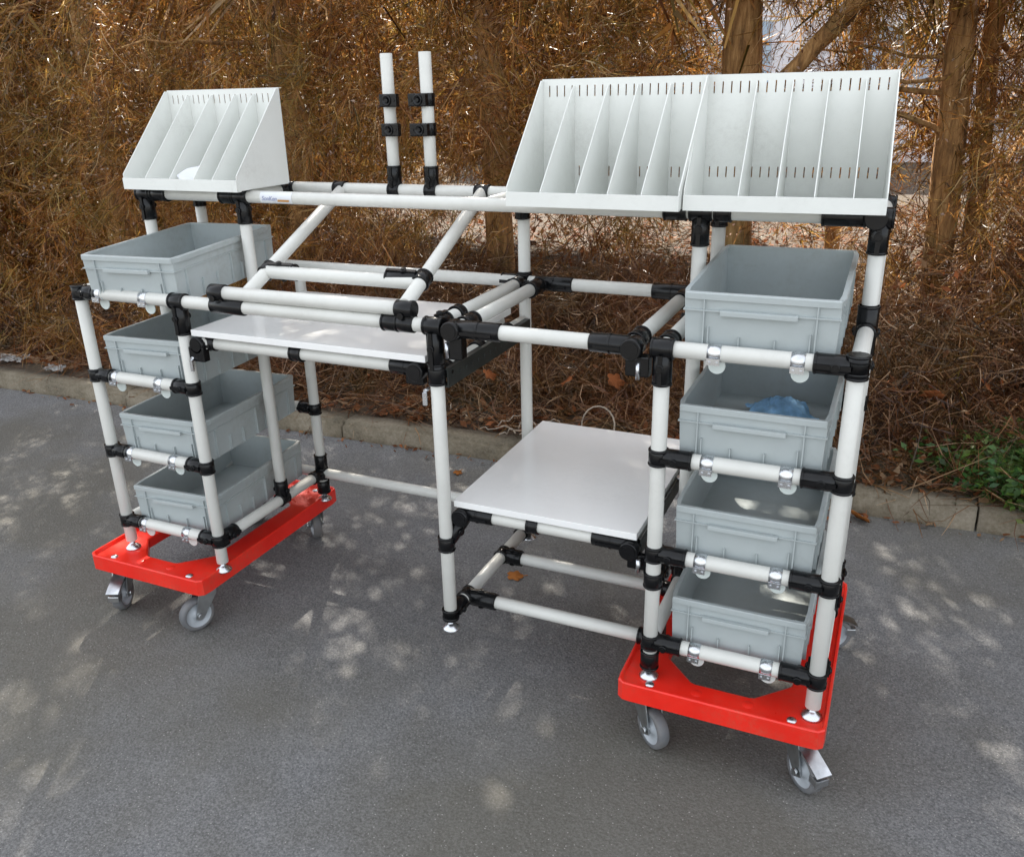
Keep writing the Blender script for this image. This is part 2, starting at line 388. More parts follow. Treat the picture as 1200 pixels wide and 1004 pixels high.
for (b0, b1, r, lab, (xa, xb)) in trees:
    t_ = empty('conifer_tree', (0, 0, 0), label=lab, cat='tree', group='dying conifers of the hedge')
    z0 = soil_z(*b0)-.03
    pts = curve_pts((b0[0], b0[1], z0), (b1[0], b1[1], 5.2), (random.uniform(-.04, .04), 0, 0), 22, .006)
    flare = branch_mesh(pts, r*1.02, r*.45, 16, .16); flare.build('trunk', M['bark'], t_)
    for i in range(9):
        z = random.uniform(.55, 2.3); f_ = (z-z0)/(5.2-z0); c = Vector((b0[0]+(b1[0]-b0[0])*f_, b0[1]+(b1[1]-b0[1])*f_, z))
        a = random.uniform(-PI, PI); L_ = random.uniform(.5, 1.1)
        e = c+Vector((math.cos(a)*L_, math.sin(a)*L_*.8-.15, random.uniform(-.25, .3)))
        branch_mesh(curve_pts(c, e, (0, 0, random.uniform(-.12, .12)), 8, .02), random.uniform(.010, .02), .004, 7).build('limb', M['bark'], t_)
    wdt = xb-xa
    V, F = tufted(int(DENS*wdt*2.0), (xa-.15, xb+.15), (1.35, 3.5), (-.15, 2.0), .08, .21, .003, .0062, per=7, keep=crown_keep(), K=7)
    np_obj('crown', V, F, M['dead'], t_, kind='stuff')
    V, F = tufted(int(1150*wdt*(.64 if b0[0] < -1 else .98)), (xa-.2, xb+.2), (2.3, 4.4), (1.9, 4.9), .25, .55, .018, .034, per=4, K=5, S=2, S2=1)
    np_obj('upper_crown', V, F, M['dead'], t_, kind='stuff')
    tree_objs.append(t_)
# leaning limb and dark pole-like trunk at the top right
t_ = tree_objs[2]
branch_mesh(curve_pts((1.20, 2.95, 1.13), (1.95, 2.9, 1.86), (0, 0, -.03), 10, .008), .03, .055, 12).build('leaning_limb', M['bark'], t_)
t_ = empty('conifer_tree', (0, 0, 0), label='thin dark trunk far behind, between the leaning limb and the tall conifer', cat='tree', group='dying conifers of the hedge')
branch_mesh(curve_pts((1.52, 5.2, G), (1.50, 5.2, 5), (0, 0, 0), 12, .008), .055, .04, 12).build('trunk', M['bark'], t_)
# hedge further along, outside the frame or behind: shades and closes the view
V, F = tufted(16000, (-8.5, -3.5), (1.6, 3.4), (-.1, 2.2), .15, .4, .01, .018, per=5, K=5, S=2, S2=1)
V2, F2 = tufted(7000, (-8.5, -3.5), (2.2, 4.2), (2.0, 5.0), .3, .6, .02, .035, per=4, K=5, S=2, S2=1)
V3, F3 = tufted(7000, (3.8, 8), (2.0, 4.2), (.3, 5.0), .3, .6, .02, .035, per=4, K=5, S=2, S2=1)
np_obj('hedge_foliage', np.concatenate([V, V2, V3]), np.concatenate([F, F2+len(V), F3+len(V)+len(V2)]), M['dead'], None, kind='stuff',
       label='brown dying conifer hedge continuing to both sides', cat='hedge')
# second row, behind the first: dark olive growth that closes the view on the left
V, F = tufted(26000, (-9, .3), (4.6, 6.6), (-.1, 2.4), .2, .45, .010, .018, per=5, K=5, S=2, S2=1,
   keep=lambda P: (P[:, 2] > np.interp(P[:, 0], [-9, -3.6, -2.6, .3], [-.2, -.1, .75, .9])))
np_obj('rear_hedge_foliage', V, F, M['dead'], None, kind='stuff', label='second row of dry hedge growth behind the left conifers', cat='hedge')
V, F = tufted(12000, (-.8, 4.8), (3.5, 5.2), (-.05, 2.2), .15, .4, .006, .012, per=5, K=6, S=3, S2=2,
   keep=lambda P: (nz(P, 1.6, 3.) > np.interp(P[:, 0], [-.8, 1.6, 2.4, 4.8], [.1, .05, -.1, -.2])) & ((P[:, 2] < .3+.2*nz(P, 2, 8.)) | (P[:, 2] > np.interp(P[:, 0], [.2, 1.6, 2.2, 4.8], [.9, 1.6, .6, -.1]))))
np_obj('rear_undergrowth', V, F, M['dead'], None, kind='stuff', label='loose dry branches behind the right-hand conifers', cat='undergrowth')
# bare twigs hanging in the crowns and lying on the bank
def twig_mass(N, xr, yr, zf, L, W, flat, name, lab, mat):
    x = RNG.uniform(*xr, N); y = RNG.uniform(0, 1, N)**1.2*(yr[1]-yr[0])+yr[0]
    P = np.stack([x, y, zf(x, y)], 1)
    D = norm(RNG.normal(size=(N, 3))*np.array([1, 1, flat])); D[:, 2] = np.abs(D[:, 2])
    V, F = fronds(P, norm(D), RNG.uniform(*L, N), RNG.uniform(*W, N), K=4, S=4, S2=2, droop=.25, spread=.5)
    return np_obj(name, V, F, mat, None, kind='stuff', label=lab, cat='twigs')
def gz(x, y): return np.array([soil_z(a, b) for a, b in zip(x, y)])
twig_mass(9000, (-3.2, 3.4), (1.46, 4.5), lambda x, y: gz(x, y)+RNG.uniform(0, .05, len(x)), (.1, .32), (.003, .007), .35, 'fallen_twigs', 'tangle of dry fallen twigs covering the bank behind the kerb', M['deadlow'])
def bushes(N):
    x = RNG.uniform(-1.3, 3.2, N); y = RNG.uniform(1.75, 3.2, N)
    c = np.array([mn.noise(Vector((a*1.7, b*1.7, 2))) for a, b in zip(x, y)])
    top = np.interp(x, [-1.3, 0, 1.5, 2.2, 3.2], [.48, .40, .38, .66, .7])*(1+c)
    z = gz(x, y)+RNG.uniform(0, 1, N)*np.maximum(.03, top)*np.clip((y-1.6)*1.6, 0, 1)
    P = np.stack([x, y, z], 1); D = RNG.normal(size=(N, 3)); D[:, 2] += .1
    V, F = fronds(P, norm(D), RNG.uniform(.1, .26, N), RNG.uniform(.003, .0065, N), K=6, droop=.5)
    return np_obj('dry_undergrowth', V, F, M['deadlow'], None, kind='stuff', label='low dry undergrowth of tangled brown twigs under the conifers', cat='undergrowth')
bushes(11000)
# leaf litter
def litter(N, xr, yr, s, name, mat, lab):
    x = RNG.uniform(*xr, N); y = RNG.uniform(0, 1, N)**1.4*(yr[1]-yr[0])+yr[0]; z = gz(x, y)+RNG.uniform(.003, .03, N)
    C = np.stack([x, y, z], 1); n = norm(RNG.normal(size=(N, 3))*np.array([.45, .45, 0])+np.array([0, 0, 1]))
    a = norm(np.cross(n, RNG.normal(size=(N, 3)))); b = np.cross(n, a); S = RNG.uniform(*s, N)[:, None]
    cu = RNG.uniform(-.1, .5, N)[:, None]*S
    V = np.stack([C-a*S, C-b*S*.55, C+a*S*.9+n*cu, C+b*S*.5+n*cu*.6, ], 1).reshape(-1, 3)
    F = np.arange(N*4).reshape(-1, 4)
    return np_obj(name, V, F, mat, None, kind='stuff', label=lab, cat='leaf litter')
litter(26000, (-4, 4.2), (1.45, 9), (.008, .035), 'leaf_litter', M['litter'], 'brown and rust-coloured leaf litter strewn over the bank')
litter(900, (-2.5, 3.2), (2.4, 7), (.03, .065), 'large_leaf_litter', M['litter'], 'larger curled orange-brown leaves scattered under the trees')
x = RNG.uniform(-3, 3, 260); y = KY(x)-np.abs(RNG.normal(0, .035, 260)); z = np.full(260, G+.004)
C = np.stack([x, y, z], 1); a = RNG.normal(size=(260, 3))*.007; b = RNG.normal(size=(260, 3))*.007; a[:, 2] = np.abs(a[:, 2])*.5; b[:, 2] = np.abs(b[:, 2])*.5
np_obj('gutter_debris', np.stack([C-a, C-b, C+a, C+b], 1).reshape(-1, 3)*1.0+np.array([0, 0, .006]), np.arange(1040).reshape(-1, 4), M['litter'], None, kind='stuff', label='crumbs of leaves and grit along the foot of the kerb', cat='debris')

def caught(N, xr, yr, zr, s, keep, name, lab, mat):
    P = np.stack([RNG.uniform(*xr, N), RNG.uniform(*yr, N), RNG.uniform(*zr, N)], 1); P = P[keep(P)]; N = len(P)
    a = norm(RNG.normal(size=(N, 3))); b = norm(np.cross(a, RNG.normal(size=(N, 3)))); n = np.cross(a, b); S = RNG.uniform(*s, N)[:, None]
    V = np.stack([P-a*S, P-b*S*.45+n*S*.2, P+a*S, P+b*S*.45+n*S*.2], 1).reshape(-1, 3)
    return np_obj(name, V, np.arange(N*4).reshape(-1, 4), mat, None, kind='stuff', label=lab, cat='dead leaves')
caught(52000, (-4, 4), (1.45, 3.3), (-.1, 1.9), (.005, .014), crown_keep(), 'caught_glint_flakes', 'shiny dead leaf flakes added among the dry twigs to imitate sun glints', M['glint_flake'])  # small glossy cards added through the crowns for glints and texture
def low_keep(P):
    z = np.interp(P[:, 0], [-1.2, 0, 1.5, 2.2, 3.4], [.30, .22, .2, .5, .6]); g = gz(P[:, 0], P[:, 1])
    return (P[:, 2] > g) & (P[:, 2] < g+z*np.clip((P[:, 1]-1.5)*1.6, .1, 1)*(1+nz(P, 2.2, 4.)))
caught(14000, (-1.3, 3.4), (1.5, 4.0), (-.12, .6), (.010, .030), low_keep, 'leaf_drift', 'drift of curled brown leaves lodged in the undergrowth behind the kerb', M['litter'])
def leaf_shape(loc, s, rz, mat, lab, cat='leaf', lobes=5, tilt=.2):
    m = MB(); n = 30; vs = [(0, 0, .003)]
    for i in range(n):
        th = 2*PI*i/n; r = s*(.62+.38*abs(math.cos(th*lobes/2)))*(1+.1*random.uniform(-1, 1))
        vs.append((r*math.cos(th), r*math.sin(th)*.85, .12*s*math.sin(th*2+1)**2+.0015))
    top = len(vs); vs += [(x, y, z-.0015) for x, y, z in vs]
    fs = [(0, 1+i, 1+(i+1) % n) for i in range(n)]+[(top, top+1+(i+1) % n, top+1+i) for i in range(n)]+[(1+i, top+1+i, top+1+(i+1) % n, 1+(i+1) % n) for i in range(n)]
    m.add(vs, fs, True); m.tube((s*.5, 0, .003), (s*1.4, s*.1, .006), .0012, 6)
    o = m.build('fallen_leaf', mat); o.location = loc; o.rotation_euler = (tilt, tilt*.5, rz)
    return tag(o, label=lab, cat=cat)
leaf_shape((1.01, .525, G+.006), .028, .4, M['orange_leaf'], 'orange-brown leaf on the asphalt below the low white shelf')
leaf_shape((.484, 1.15, G+.006), .022, 1.4, M['orange_leaf'], 'small orange leaf on the asphalt before the kerb, left of the central post')
leaf_shape((1.965, 1.30, G+.02), .045, 2.1, M['orange_leaf'], 'brown leaf leaning against the kerb right of the right-hand boxes', tilt=.7)
leaf_shape((2.06, 1.70, soil_z(2.06, 1.7)+.01), .03, .9, M['orange_leaf'], 'yellow-brown leaf on the soil beyond the kerb at right')

for (px, py, pz, sz, lab) in (
    (.915, 1.83, .06, .050, 'large rust-brown leaf lodged in the twigs seen through the right bridge frame'),
    (.72, 1.77, .06, .042, 'rust-brown leaf caught on twigs just right of the central back post'),
    (.36, 1.72, .06, .040, 'rust-brown leaf among the twigs seen between the two central posts'),
    (.86, 2.70, .26, .045, 'curled red-brown leaf farther back under the trees left of the right-hand carts'),
    (2.16, 1.85, .14, .045, 'rust-brown leaf in the dry twigs just right of the right-hand cart'),
    (2.34, 1.95, .17, .040, 'rust-brown leaf in the undergrowth above the green weeds')):
    o = leaf_shape((px, py, pz), sz, random.uniform(0, 6), M['rust_leaf'], lab, tilt=random.uniform(.5, .9)); o['group'] = 'large rust-brown leaves on the bank'
# green weeds at the right edge
wx = empty('weed_plant', (0, 0, 0), label='dark green weeds growing over the kerb at the right edge', cat='plant')
for (cx, cy, n, hh) in ((2.62, 1.58, 26, .26), (2.47, 1.52, 24, .24), (2.38, 1.66, 22, .24), (2.26, 1.70, 7, .16), (2.50, 1.80, 22, .30)):
    P = np.tile([[cx, cy, soil_z(cx, cy)]], (n, 1))+RNG.normal(size=(n, 3))*np.array([.045, .045, 0])
    D = RNG.normal(size=(n, 3))*np.array([.6, .6, .3]); D[:, 2] = np.abs(D[:, 2])+.8; D = norm(D); L = RNG.uniform(.5, 1, n)*hh
    V, F = fronds(P, D, L, np.full(n, .003), K=5, S=5, S2=3, droop=.6, spread=.7)
    m_ = n*26; k_ = RNG.integers(0, n, m_); t_w = RNG.uniform(.25, 1.0, m_)[:, None]
    B = P[k_]+L[k_][:, None]*(D[k_]*t_w)+RNG.normal(size=(m_, 3))*.028; B[:, 2] -= (L[k_]*.3*t_w[:, 0]**2)
    a_ = norm(RNG.normal(size=(m_, 3))*np.array([1, 1, .4])); nn = norm(np.array([0, -.3, 1.])+RNG.normal(size=(m_, 3))*.5); b_ = norm(np.cross(nn, a_)); s_ = RNG.uniform(.010, .022, m_)[:, None]
    V2 = np.stack([B, B+a_*s_-b_*s_*.5, B+a_*s_*2.1+nn*s_*-.3, B+a_*s_+b_*s_*.5], 1).reshape(-1, 3); F2 = np.arange(m_*4).reshape(-1, 4)
    np_obj('leaf_cluster', np.concatenate([V, V2]), np.concatenate([F, F2+len(V)]), M['weed'], wx, kind='stuff')
for (px, py, lab) in ((1.28, 2.0, 'small yellow-green tuft of grass on the bank behind the low shelf'), (1.45, 1.72, 'little green sprout right behind the kerb beside the low shelf'), (-2.0, 2.25, 'small bright green sprig low in the hedge left of the top left box')):
    n = 26; P = np.tile([[px, py, soil_z(px, py)+(.55 if px < -1 else 0)]], (n, 1)); D = RNG.normal(size=(n, 3)); D[:, 2] = np.abs(D[:, 2])+.5
    V, F = fronds(P, norm(D), RNG.uniform(.04, .11, n), RNG.uniform(.004, .007, n), K=3, droop=.5)
    np_obj('grass_tuft', V, F, M['weed'], None, kind='thing', label=lab, cat='grass tuft')
# pale roots on the kerb
rt = empty('dead_roots', (0, 0, 0), label='pale tangled dead roots hanging over the kerb left of the low shelf', cat='roots')
for i in range(12):
    a = Vector((random.uniform(.50, .92), KY(.6)+random.uniform(.07, .2), G+.09)); e = a+Vector((random.uniform(-.16, .18), random.uniform(-.05, .1), random.uniform(-.0, .04)))
    branch_mesh(curve_pts(a, e, (random.uniform(-.05, .05), random.uniform(-.04, .04), random.uniform(.02, .09)), 8, .006), .0035, .0015, 6).build('root', M['root'], rt)
branch_mesh([(.95+.07*math.cos(t), 1.50+.02*math.sin(t), -.02+.075*math.sin(t)) for t in np.linspace(-1.2, 3.4, 14)], .004, .003, 6).build('root', M['root'], rt)
# dirty plastic sheets on the kerb at left
for (cx, cy, s, lab) in ((-2.46, 1.44, .085, 'crumpled dirty white plastic sheet on the kerb at the far left edge'), (-2.05, 1.39, .055, 'smaller torn grey plastic scrap on the kerb left of the left-hand posts')):
    m = MB(); n = 14; vs = []; fs = []
    for j in range(n):
        for i in range(n):
            u, v_ = i/(n-1)-.5, j/(n-1)-.5
            vs.append((u*2*s+.015*mn.noise(Vector((v_*9, 1, cx))), v_*s*1.1, .03*abs(mn.noise(Vector((u*7, v_*7, cx*3))))+.012*mn.noise(Vector((u*20, v_*20, cy)))+.012))
    for j in range(n-1):
        for i in range(n-1): fs.append((j*n+i, j*n+i+1, (j+1)*n+i+1, (j+1)*n+i))
    m.add(vs, fs, False); o = m.build('plastic_scrap', M['plastic_scrap']); o.location = (cx, cy, G+.08); o.rotation_euler = (.1, .05, .35)
    tag(o, label=lab, cat='plastic sheet')

# ------------------------------------------------------------------ dollies
def rect_loop(hx, hy, rad, N, mode='round'):
    out = []
    for i in range(N):
        th = 2*PI*(i+.5)/N; c, s = math.cos(th), math.sin(th)
        ts = min(hx/abs(c) if abs(c) > 1e-9 else 1e9, hy/abs(s) if abs(s) > 1e-9 else 1e9)
        x, y = c*ts, s*ts
        ax, ay = abs(x), abs(y)
        if mode == 'round':
            if ax > hx-rad and ay > hy-rad:
                # ray / circle
                cx, cy = hx-rad, hy-rad; C_, S_ = abs(c), abs(s); B = cx*C_+cy*S_; D_ = B*B-(cx*cx+cy*cy-rad*rad)
                t = B+math.sqrt(max(0, D_)); x, y = c*t, s*t
        else:
            lim = hx+hy-rad
            if ax+ay > lim: k_ = lim/(ax+ay); x *= k_; y *= k_
        out.append((x, y))
    return out
def make_dolly(cx, cy, hx, hy, lab, casters):
    root = empty('transport_dolly', (cx, cy, G), label=lab, cat='dolly', group='red dollies under the shelving carts')
    H = -G; N = 144
    prof = [(.006, -.028), (0, -.028), (0, .0155), (.002, .0185), (.006, .0185), (.009, .0075)]
    loops = [[(x, y, H+z) for x, y in rect_loop(hx-i, hy-i, max(.004, .022-i), N)] for i, z in prof]
    inn = rect_loop(hx-.080, hy-.068, .075, N, 'chamf')
    inn2 = rect_loop(hx-.083, hy-.071, .075, N, 'chamf')
    loops.append([(x, y, H+.0075) for x, y in inn]); loops.append([(x, y, H+.0045) for x, y in inn2])
    loops.append([(x, y, H-.022) for x, y in inn2])
    loops.append([(x, y, H-.022) for x, y in rect_loop(hx-.006, hy-.006, .016, N)])
    vs = [p for l in loops for p in l]; K = len(loops)
    fs = [(k_*N+i, k_*N+(i+1) % N, ((k_+1) % K)*N+(i+1) % N, ((k_+1) % K)*N+i) for k_ in range(K) for i in range(N)]
    m = MB(); m.add(vs, fs, False); deck = m.build('deck', M['red'], root)
    for sx in (-1, 1):
        for sy in (-1, 1):
            for (ox, oy) in ((.070, .030),):
                m = MB(); m.lathe((sx*(hx-ox), sy*(hy-oy), H+.0078), (0, 0, 1), [(.0001, .0045), (.006, .004), (.0095, .002), (.0105, 0)], 16); m.build('bolt', M['chrome'], root)
    # raised pads moulded on the deck
    for (px, py) in ((-.05, -hy+.04), (.06, -hy+.045)):
        m = MB(); m.lathe((px, py, H+.0075), (0, 0, 1), [(.0001, .0016), (.010, .0012), (.0125, 0)], 18); m.build('pad', M['red'], root)
    for (sx, sy, ang, brake) in casters:
        c = empty('caster', (sx*(hx-.055), sy*(hy-.062), H-.029), ang); c.parent = root
        # local: trailing direction +X, wheel axis Y; ground at z = -(H-.046)
        R_ = .050; zc = -(H-.029)+R_; tr = .034
        m = MB(); m.box((-.042, -.036, -.001), (.042, .036, .004)); m.lathe((0, 0, -.012), (0, 0, 1), [(.012, 0), (.027, .001), (.030, .005), (.028, .011)], 24)
        for s in (-1, 1):
            y0, y1 = (s*.0185, s*.0215) if s > 0 else (s*.0215, s*.0185)
            poly = [(-.026, -.011), (.026, -.011), (tr+.014, zc-.006), (tr, zc-.014), (tr-.013, zc-.006), (-.022, -.034)]
            vs = [(x, y, z) for y in (y0, y1) for x, z in poly]; n = len(poly)
            m.add(vs, [tuple(range(n)), tuple(range(2*n-1, n-1, -1))]+[(i, n+i, n+(i+1) % n, (i+1) % n) for i in range(n)])
        m.box((-.026, -.0215, -.0125), (.026, .0215, -.0095))
        m.tube((tr, -.026, zc), (tr, .026, zc), .0055, 12); m.tube((tr, -.029, zc), (tr, -.0235, zc), .009, 6); m.tube((tr, .0235, zc), (tr, .029, zc), .009, 6)
        m.build('fork', M['steel'], c)
        m = MB(); m.lathe((tr, -.0145, zc), (0, 1, 0), [(.037, .001), (.040, .0), (R_-.004, .001), (R_-.001, .005), (R_, .0145), (R_-.001, .024), (R_-.004, .028), (.040, .029), (.037, .028), (.037, .001)], 36)
        m.build('wheel', M['tyre'], c)
        m = MB(); m.lathe((tr, -.0145, zc), (0, 1, 0), [(.0375, .0015), (.034, .0035), (.030, .009), (.015, .007), (.012, .001), (.001, .001)], 32)
        m.lathe((tr, .0145, zc), (0, -1, 0), [(.0375, .0015), (.034, .0035), (.030, .009), (.015, .007), (.012, .001), (.001, .001)], 32)
        m.build('rim', M['hub'], c)
        if brake:
            m = MB()
            for (xa_, za_, xb_, zb_, w_) in ((-.006, -.012, .078, -.047, .0185), (.078, -.047, .094, -.055, .0185)):
                for s in (0,):
                    vs = [(xa_, -w_, za_), (xa_, w_, za_), (xb_, w_, zb_), (xb_, -w_, zb_)]; vs += [(x, y, z-.003) for x, y, z in vs]
                    m.add(vs, [(0, 3, 2, 1), (4, 5, 6, 7), (0, 1, 5, 4), (1, 2, 6, 5), (2, 3, 7, 6), (3, 0, 4, 7)])
            m.box((.066, -.016, -.086), (.092, .016, -.066), .003); m.build('brake_pedal', M['pedal'], c)
    return root
def ang(dx, dy): return math.atan2(dy, dx)
make_dolly(.132, .232, .213, .324, 'red plastic dolly on grey casters under the left-hand cart of boxes',
    [(-1, -1, ang(.40, -.9), True), (1, -1, ang(-.35, -.9), False), (1, 1, ang(-.75, .65), False), (-1, 1, ang(.6, .8), False)])
make_dolly(1.741, .255, .223, .313, 'red plastic dolly on grey casters under the right-hand cart of boxes',
    [(-1, -1, ang(.75, -.66), False), (1, -1, ang(.68, -.73), True), (1, 1, ang(.9, .35), True), (-1, 1, ang(.4, .8), False)])

# ------------------------------------------------------------------ the pipe frame
R = .0160
F0 = Vector((.965, .24, G))
frame = empty('pipe_frame', F0, label='long white pipe-and-joint workstation frame standing on the two red dollies', cat='workstation frame')
def fb(m, name, mat, parent=None):
    if parent is None: return m.build(name, mat, frame, tuple(-F0))
    return m.build(name, mat, parent)
X1, X2, X3, XL = 1.072, 1.578, 1.931, .345
YM, YB = .28, .483
ZT, Z2, Z3, Z4, ZO = .780, .551, .327, .104, 1.003
def pipe(p, q, name='rail', r=R):
    m = MB(); m.tube(p, q, r, 28, chamfer=.0008); return fb(m, name, M['pipe'])
def joint(P, through, arms=(), tl=.046, name='joint', boss=True):
    P = Vector(P); T = Vector(through).normalized(); m = MB()
    m.tube(P-T*tl/2, P+T*tl/2, R+.0042, 24, chamfer=.0018)
    for s in (-1, 1): m.tube(P+T*(s*tl*.5-.003*s-.0025), P+T*(s*tl*.5-.003*s+.0025), R+.0052, 24, chamfer=.001)
    for a in arms:
        d = Vector(a[:3]).normalized(); L_ = a[3]
        m.tube(P+d*.012, P+d*L_, R+.0034, 24, chamfer=.0015)
        m.tube(P+d*(L_-.006), P+d*(L_-.001), R+.0046, 24, chamfer=.001)
        side = d.cross(T).normalized() if abs(d.dot(T)) < .9 else d.orthogonal()
        # clamp flanges along the arm and the bolt
        for s in (-1, 1):
            c = P+d*(L_*.5+.004)+side*s*(R+.0035)
            e = [d*(L_*.42), side*.0035, T*.0045]
            vs = [c+e[0]*i+e[1]*j+e[2]*k_ for i in (-1, 1) for j in (-1, 1) for k_ in (-1, 1)]
            m.add(vs, [(0,1,3,2),(4,6,7,5),(0,4,5,1),(2,3,7,6),(0,2,6,4),(1,5,7,3)])
            b_ = P+d*(L_*.48)+side*s*(R+.006); m.tube(b_, b_+side*s*.0035, .0085, 16, chamfer=.001); m.tube(b_+side*s*.003, b_+side*s*.0052, .0048, 6)
    return fb(m, name, M['joint'])
def sleeve(p, q, name='joint', extra=.0042):
    m = MB(); p = Vector(p); q = Vector(q); d = (q-p).normalized(); m.tube(p, q, R+extra, 24, chamfer=.0018)
    m.tube(p, p+d*.005, R+extra+.0012, 24, chamfer=.001); m.tube(q-d*.005, q, R+extra+.0012, 24, chamfer=.001)
    return fb(m, name, M['joint'])
def foot(x, y, z):
    m = MB(); m.lathe((x, y, z), (0, 0, 1), [(.0215, 0), (.0225, .002), (.021, .005), (.014, .011), (.009, .015), (.0055, .017), (.0055, .034)], 26)
    m.tube((x, y, z+.022), (x, y, z+.029), .0105, 6); return fb(m, 'levelling_foot', M['chrome'])
Xp, Xn, Yp, Yn, Zp, Zn = (1,0,0), (-1,0,0), (0,1,0), (0,-1,0), (0,0,1), (0,0,-1)
# posts
for x in (0, XL, X2, X3): pipe((x, 0, .034), (x, 0, ZT), 'post')
for x in (0, XL, X2, X3): pipe((x, YM, Z4), (x, YM, ZO), 'post')
for x, zt in ((0, ZO), (XL, ZT), (X2, ZO), (X3, ZO)): pipe((x, YB, .034), (x, YB, zt), 'post')
pipe((X1, 0, .034), (X1, 0, ZT), 'post'); pipe((X1, .497, .034), (X1, .497, ZO), 'post')
for x in (0, XL, X2, X3): foot(x, 0, .008); foot(x, YB, .008)
foot(X1, 0, .004); foot(X1, .497, .004)
for (x, y) in ((XL, YB), (X2, 0), (0, YB), (X3, YB)): sleeve((x, y, .034), (x, y, .078))
for y in (0, .497): sleeve((X1, y, .036), (X1, y, .062))
# long front rail with T caps
pipe((0, 0, ZT), (X1, 0, ZT)); pipe((X2, 0, ZT), (X3, 0, ZT))
joint((0, 0, ZT), Zp, [(*Xp, .060)], tl=.040)
joint((XL, 0, ZT), Xp, [(*Zn, .085)])
joint((X1, 0, ZT), Xp, [(*Zn, .098), (*Yp, .058)])
joint((X2, 0, ZT), Xp, [(*Zn, .075)]); sleeve((X2, .024, ZT), (X2, .066, ZT))
joint((X3, 0, ZT), Zp, [(*Xn, .075)])
# cart levels: front rails with arms, side rails at the bottom
for (xa, xb, al, ar) in ((0, XL, .060, .060), (X2, X3, .070, .075)):
    for z in (Z2, Z3, Z4):
        pipe((xa, 0, z), (xb, 0, z)); joint((xa, 0, z), Zp, [(*Xp, al)], tl=.036); joint((xb, 0, z), Zp, [(*Xn, ar)], tl=.036)
    for z in (Z2, Z3):
        pipe((xa, YB, z), (xb, YB, z)); joint((xa, YB, z), Zp, [(*Xp, .055)], tl=.036); joint((xb, YB, z), Zp, [(*Xn, .055)], tl=.036)
    for x in (xa, xb):
        pipe((x, 0, Z4), (x, YB, Z4)); joint((x, .012, Z4), Zp, [(*Yp, .055)], tl=.036) if x != xa else None
        (sleeve((x, YB, Z4-.02), (x, YB, Z4+.02), extra=.002) if x == 0 else joint((x, YB, Z4), Zp, [(*Yn, .055), ], tl=.04)); (sleeve((x, YM, Z4+.012), (x, YM, Z4+.06), extra=.002) if x == 0 else joint((x, YM, Z4), Yp, [(*Zp, .062)], tl=.036))
pipe((X2, YB, Z4), (X3, YB, Z4)); pipe((0, YB, Z4), (X1, YB, Z4))
sleeve((XL, YB, Z4+.01), (XL, YB, Z4+.065))
joint((X1, .49, Z4), Zp, [(*Xn, .055)], tl=.036)
# table-height back and depth rails
pipe((0, YB, ZT), (X1, YB, ZT)); joint((X1, .49, ZT), Zp, [(*Xn, .062)], tl=.04)
pipe((0, 0, ZT), (0, YB, ZT)); pipe((X2, 0, ZT), (X2, YB, ZT)); pipe((X3, .0, ZT), (X3, YB, ZT)); joint((X3, 0, ZT), Zp, [(*Yp, .03)], tl=.03)
sleeve((X3, YM-.008, ZT-.055), (X3, YM-.008, ZT+.05), extra=.005); joint((X3, YM, ZT), Zp, [(*Yn, .05)])
joint((0, YM, ZT), Zp, [(*Yp, .05)]); joint((X2, YM, ZT), Zp, [(*Yn, .05)])
pipe((X1, 0, ZT), (X1, .497, ZT)); joint((X1, .497, ZT), Zp, [(*Yn, .07)], tl=.05)
sleeve((X1, .098, ZT), (X1, .122, ZT), extra=.005)
# top structure
pipe((0, YM, ZO), (X3, YM, ZO)); pipe((0, YB, ZO+.003), (X3, YB, ZO+.003))
for x in (0, XL, X2, X3):
    joint((x, YM, ZO), Xp, [(*Zn, .072)], tl=.05); pipe((x, YM, ZO), (x, YB, ZO)); joint((x, YB, ZO), Xp, [(*Yn, .05), (*Zn, .06)] if x != XL else [(*Yn, .05)])
sleeve((XL-.068, YM, ZO), (XL-.026, YM, ZO)); sleeve((.03, YM, ZO), (.085, YM, ZO))
sleeve((X2-.08, YM, ZO), (X2-.03, YM, ZO)); sleeve((X2+.028, YM, ZO), (X2+.065, YM, ZO)); sleeve((X3-.11, YM, ZO), (X3-.026, YM, ZO))
m = MB(); m.tube((X3-.008, YM-.026, ZO), (X3-.008, YM-.008, ZO), .0225, 24, chamfer=.002); fb(m, 'hinge_cap', M['joint'])
joint((X1, .49, ZO), Xp, [(*Zn, .062)], tl=.04); pipe((X1, YM, ZO), (X1, .49, ZO))
# the two short uprights with clamp bodies
for (x, s) in ((.700, 1), (.814, -1)):
    pipe((x, YB, ZO), (x, YB, 1.346), 'upright'); joint((x, YB, ZO+.003), Xp, [(*Zp, .064)], tl=.034)
    for z in (1.233, 1.161):
        m = MB(); m.tube((x, YB, z-.016), (x, YB, z+.016), R+.0042, 24, chamfer=.0015)
        cx = x+s*.014; m.box((min(cx-.026, cx+.026), YB-.031, z-.016), (cx+.026, YB-.014, z+.016), .003)
        m.lathe((cx-s*.003, YB-.0305, z), (0, -1, 0), [(.0125, 0), (.0135, .003), (.011, .0045), (.0085, .001), (.0001, .0005)], 20)
        m.tube((cx-s*.003, YB-.031, z), (cx-s*.003, YB-.0345, z), .005, 6); m.tube((cx+s*.017, YB-.031, z), (cx+s*.017, YB-.0325, z), .004, 12)
        fb(m, 'clamp', M['joint'])
sleeve((.505, YB, ZO+.003), (.540, YB, ZO+.003)); sleeve((.945, YB, ZO+.003), (.985, YB, ZO+.003))
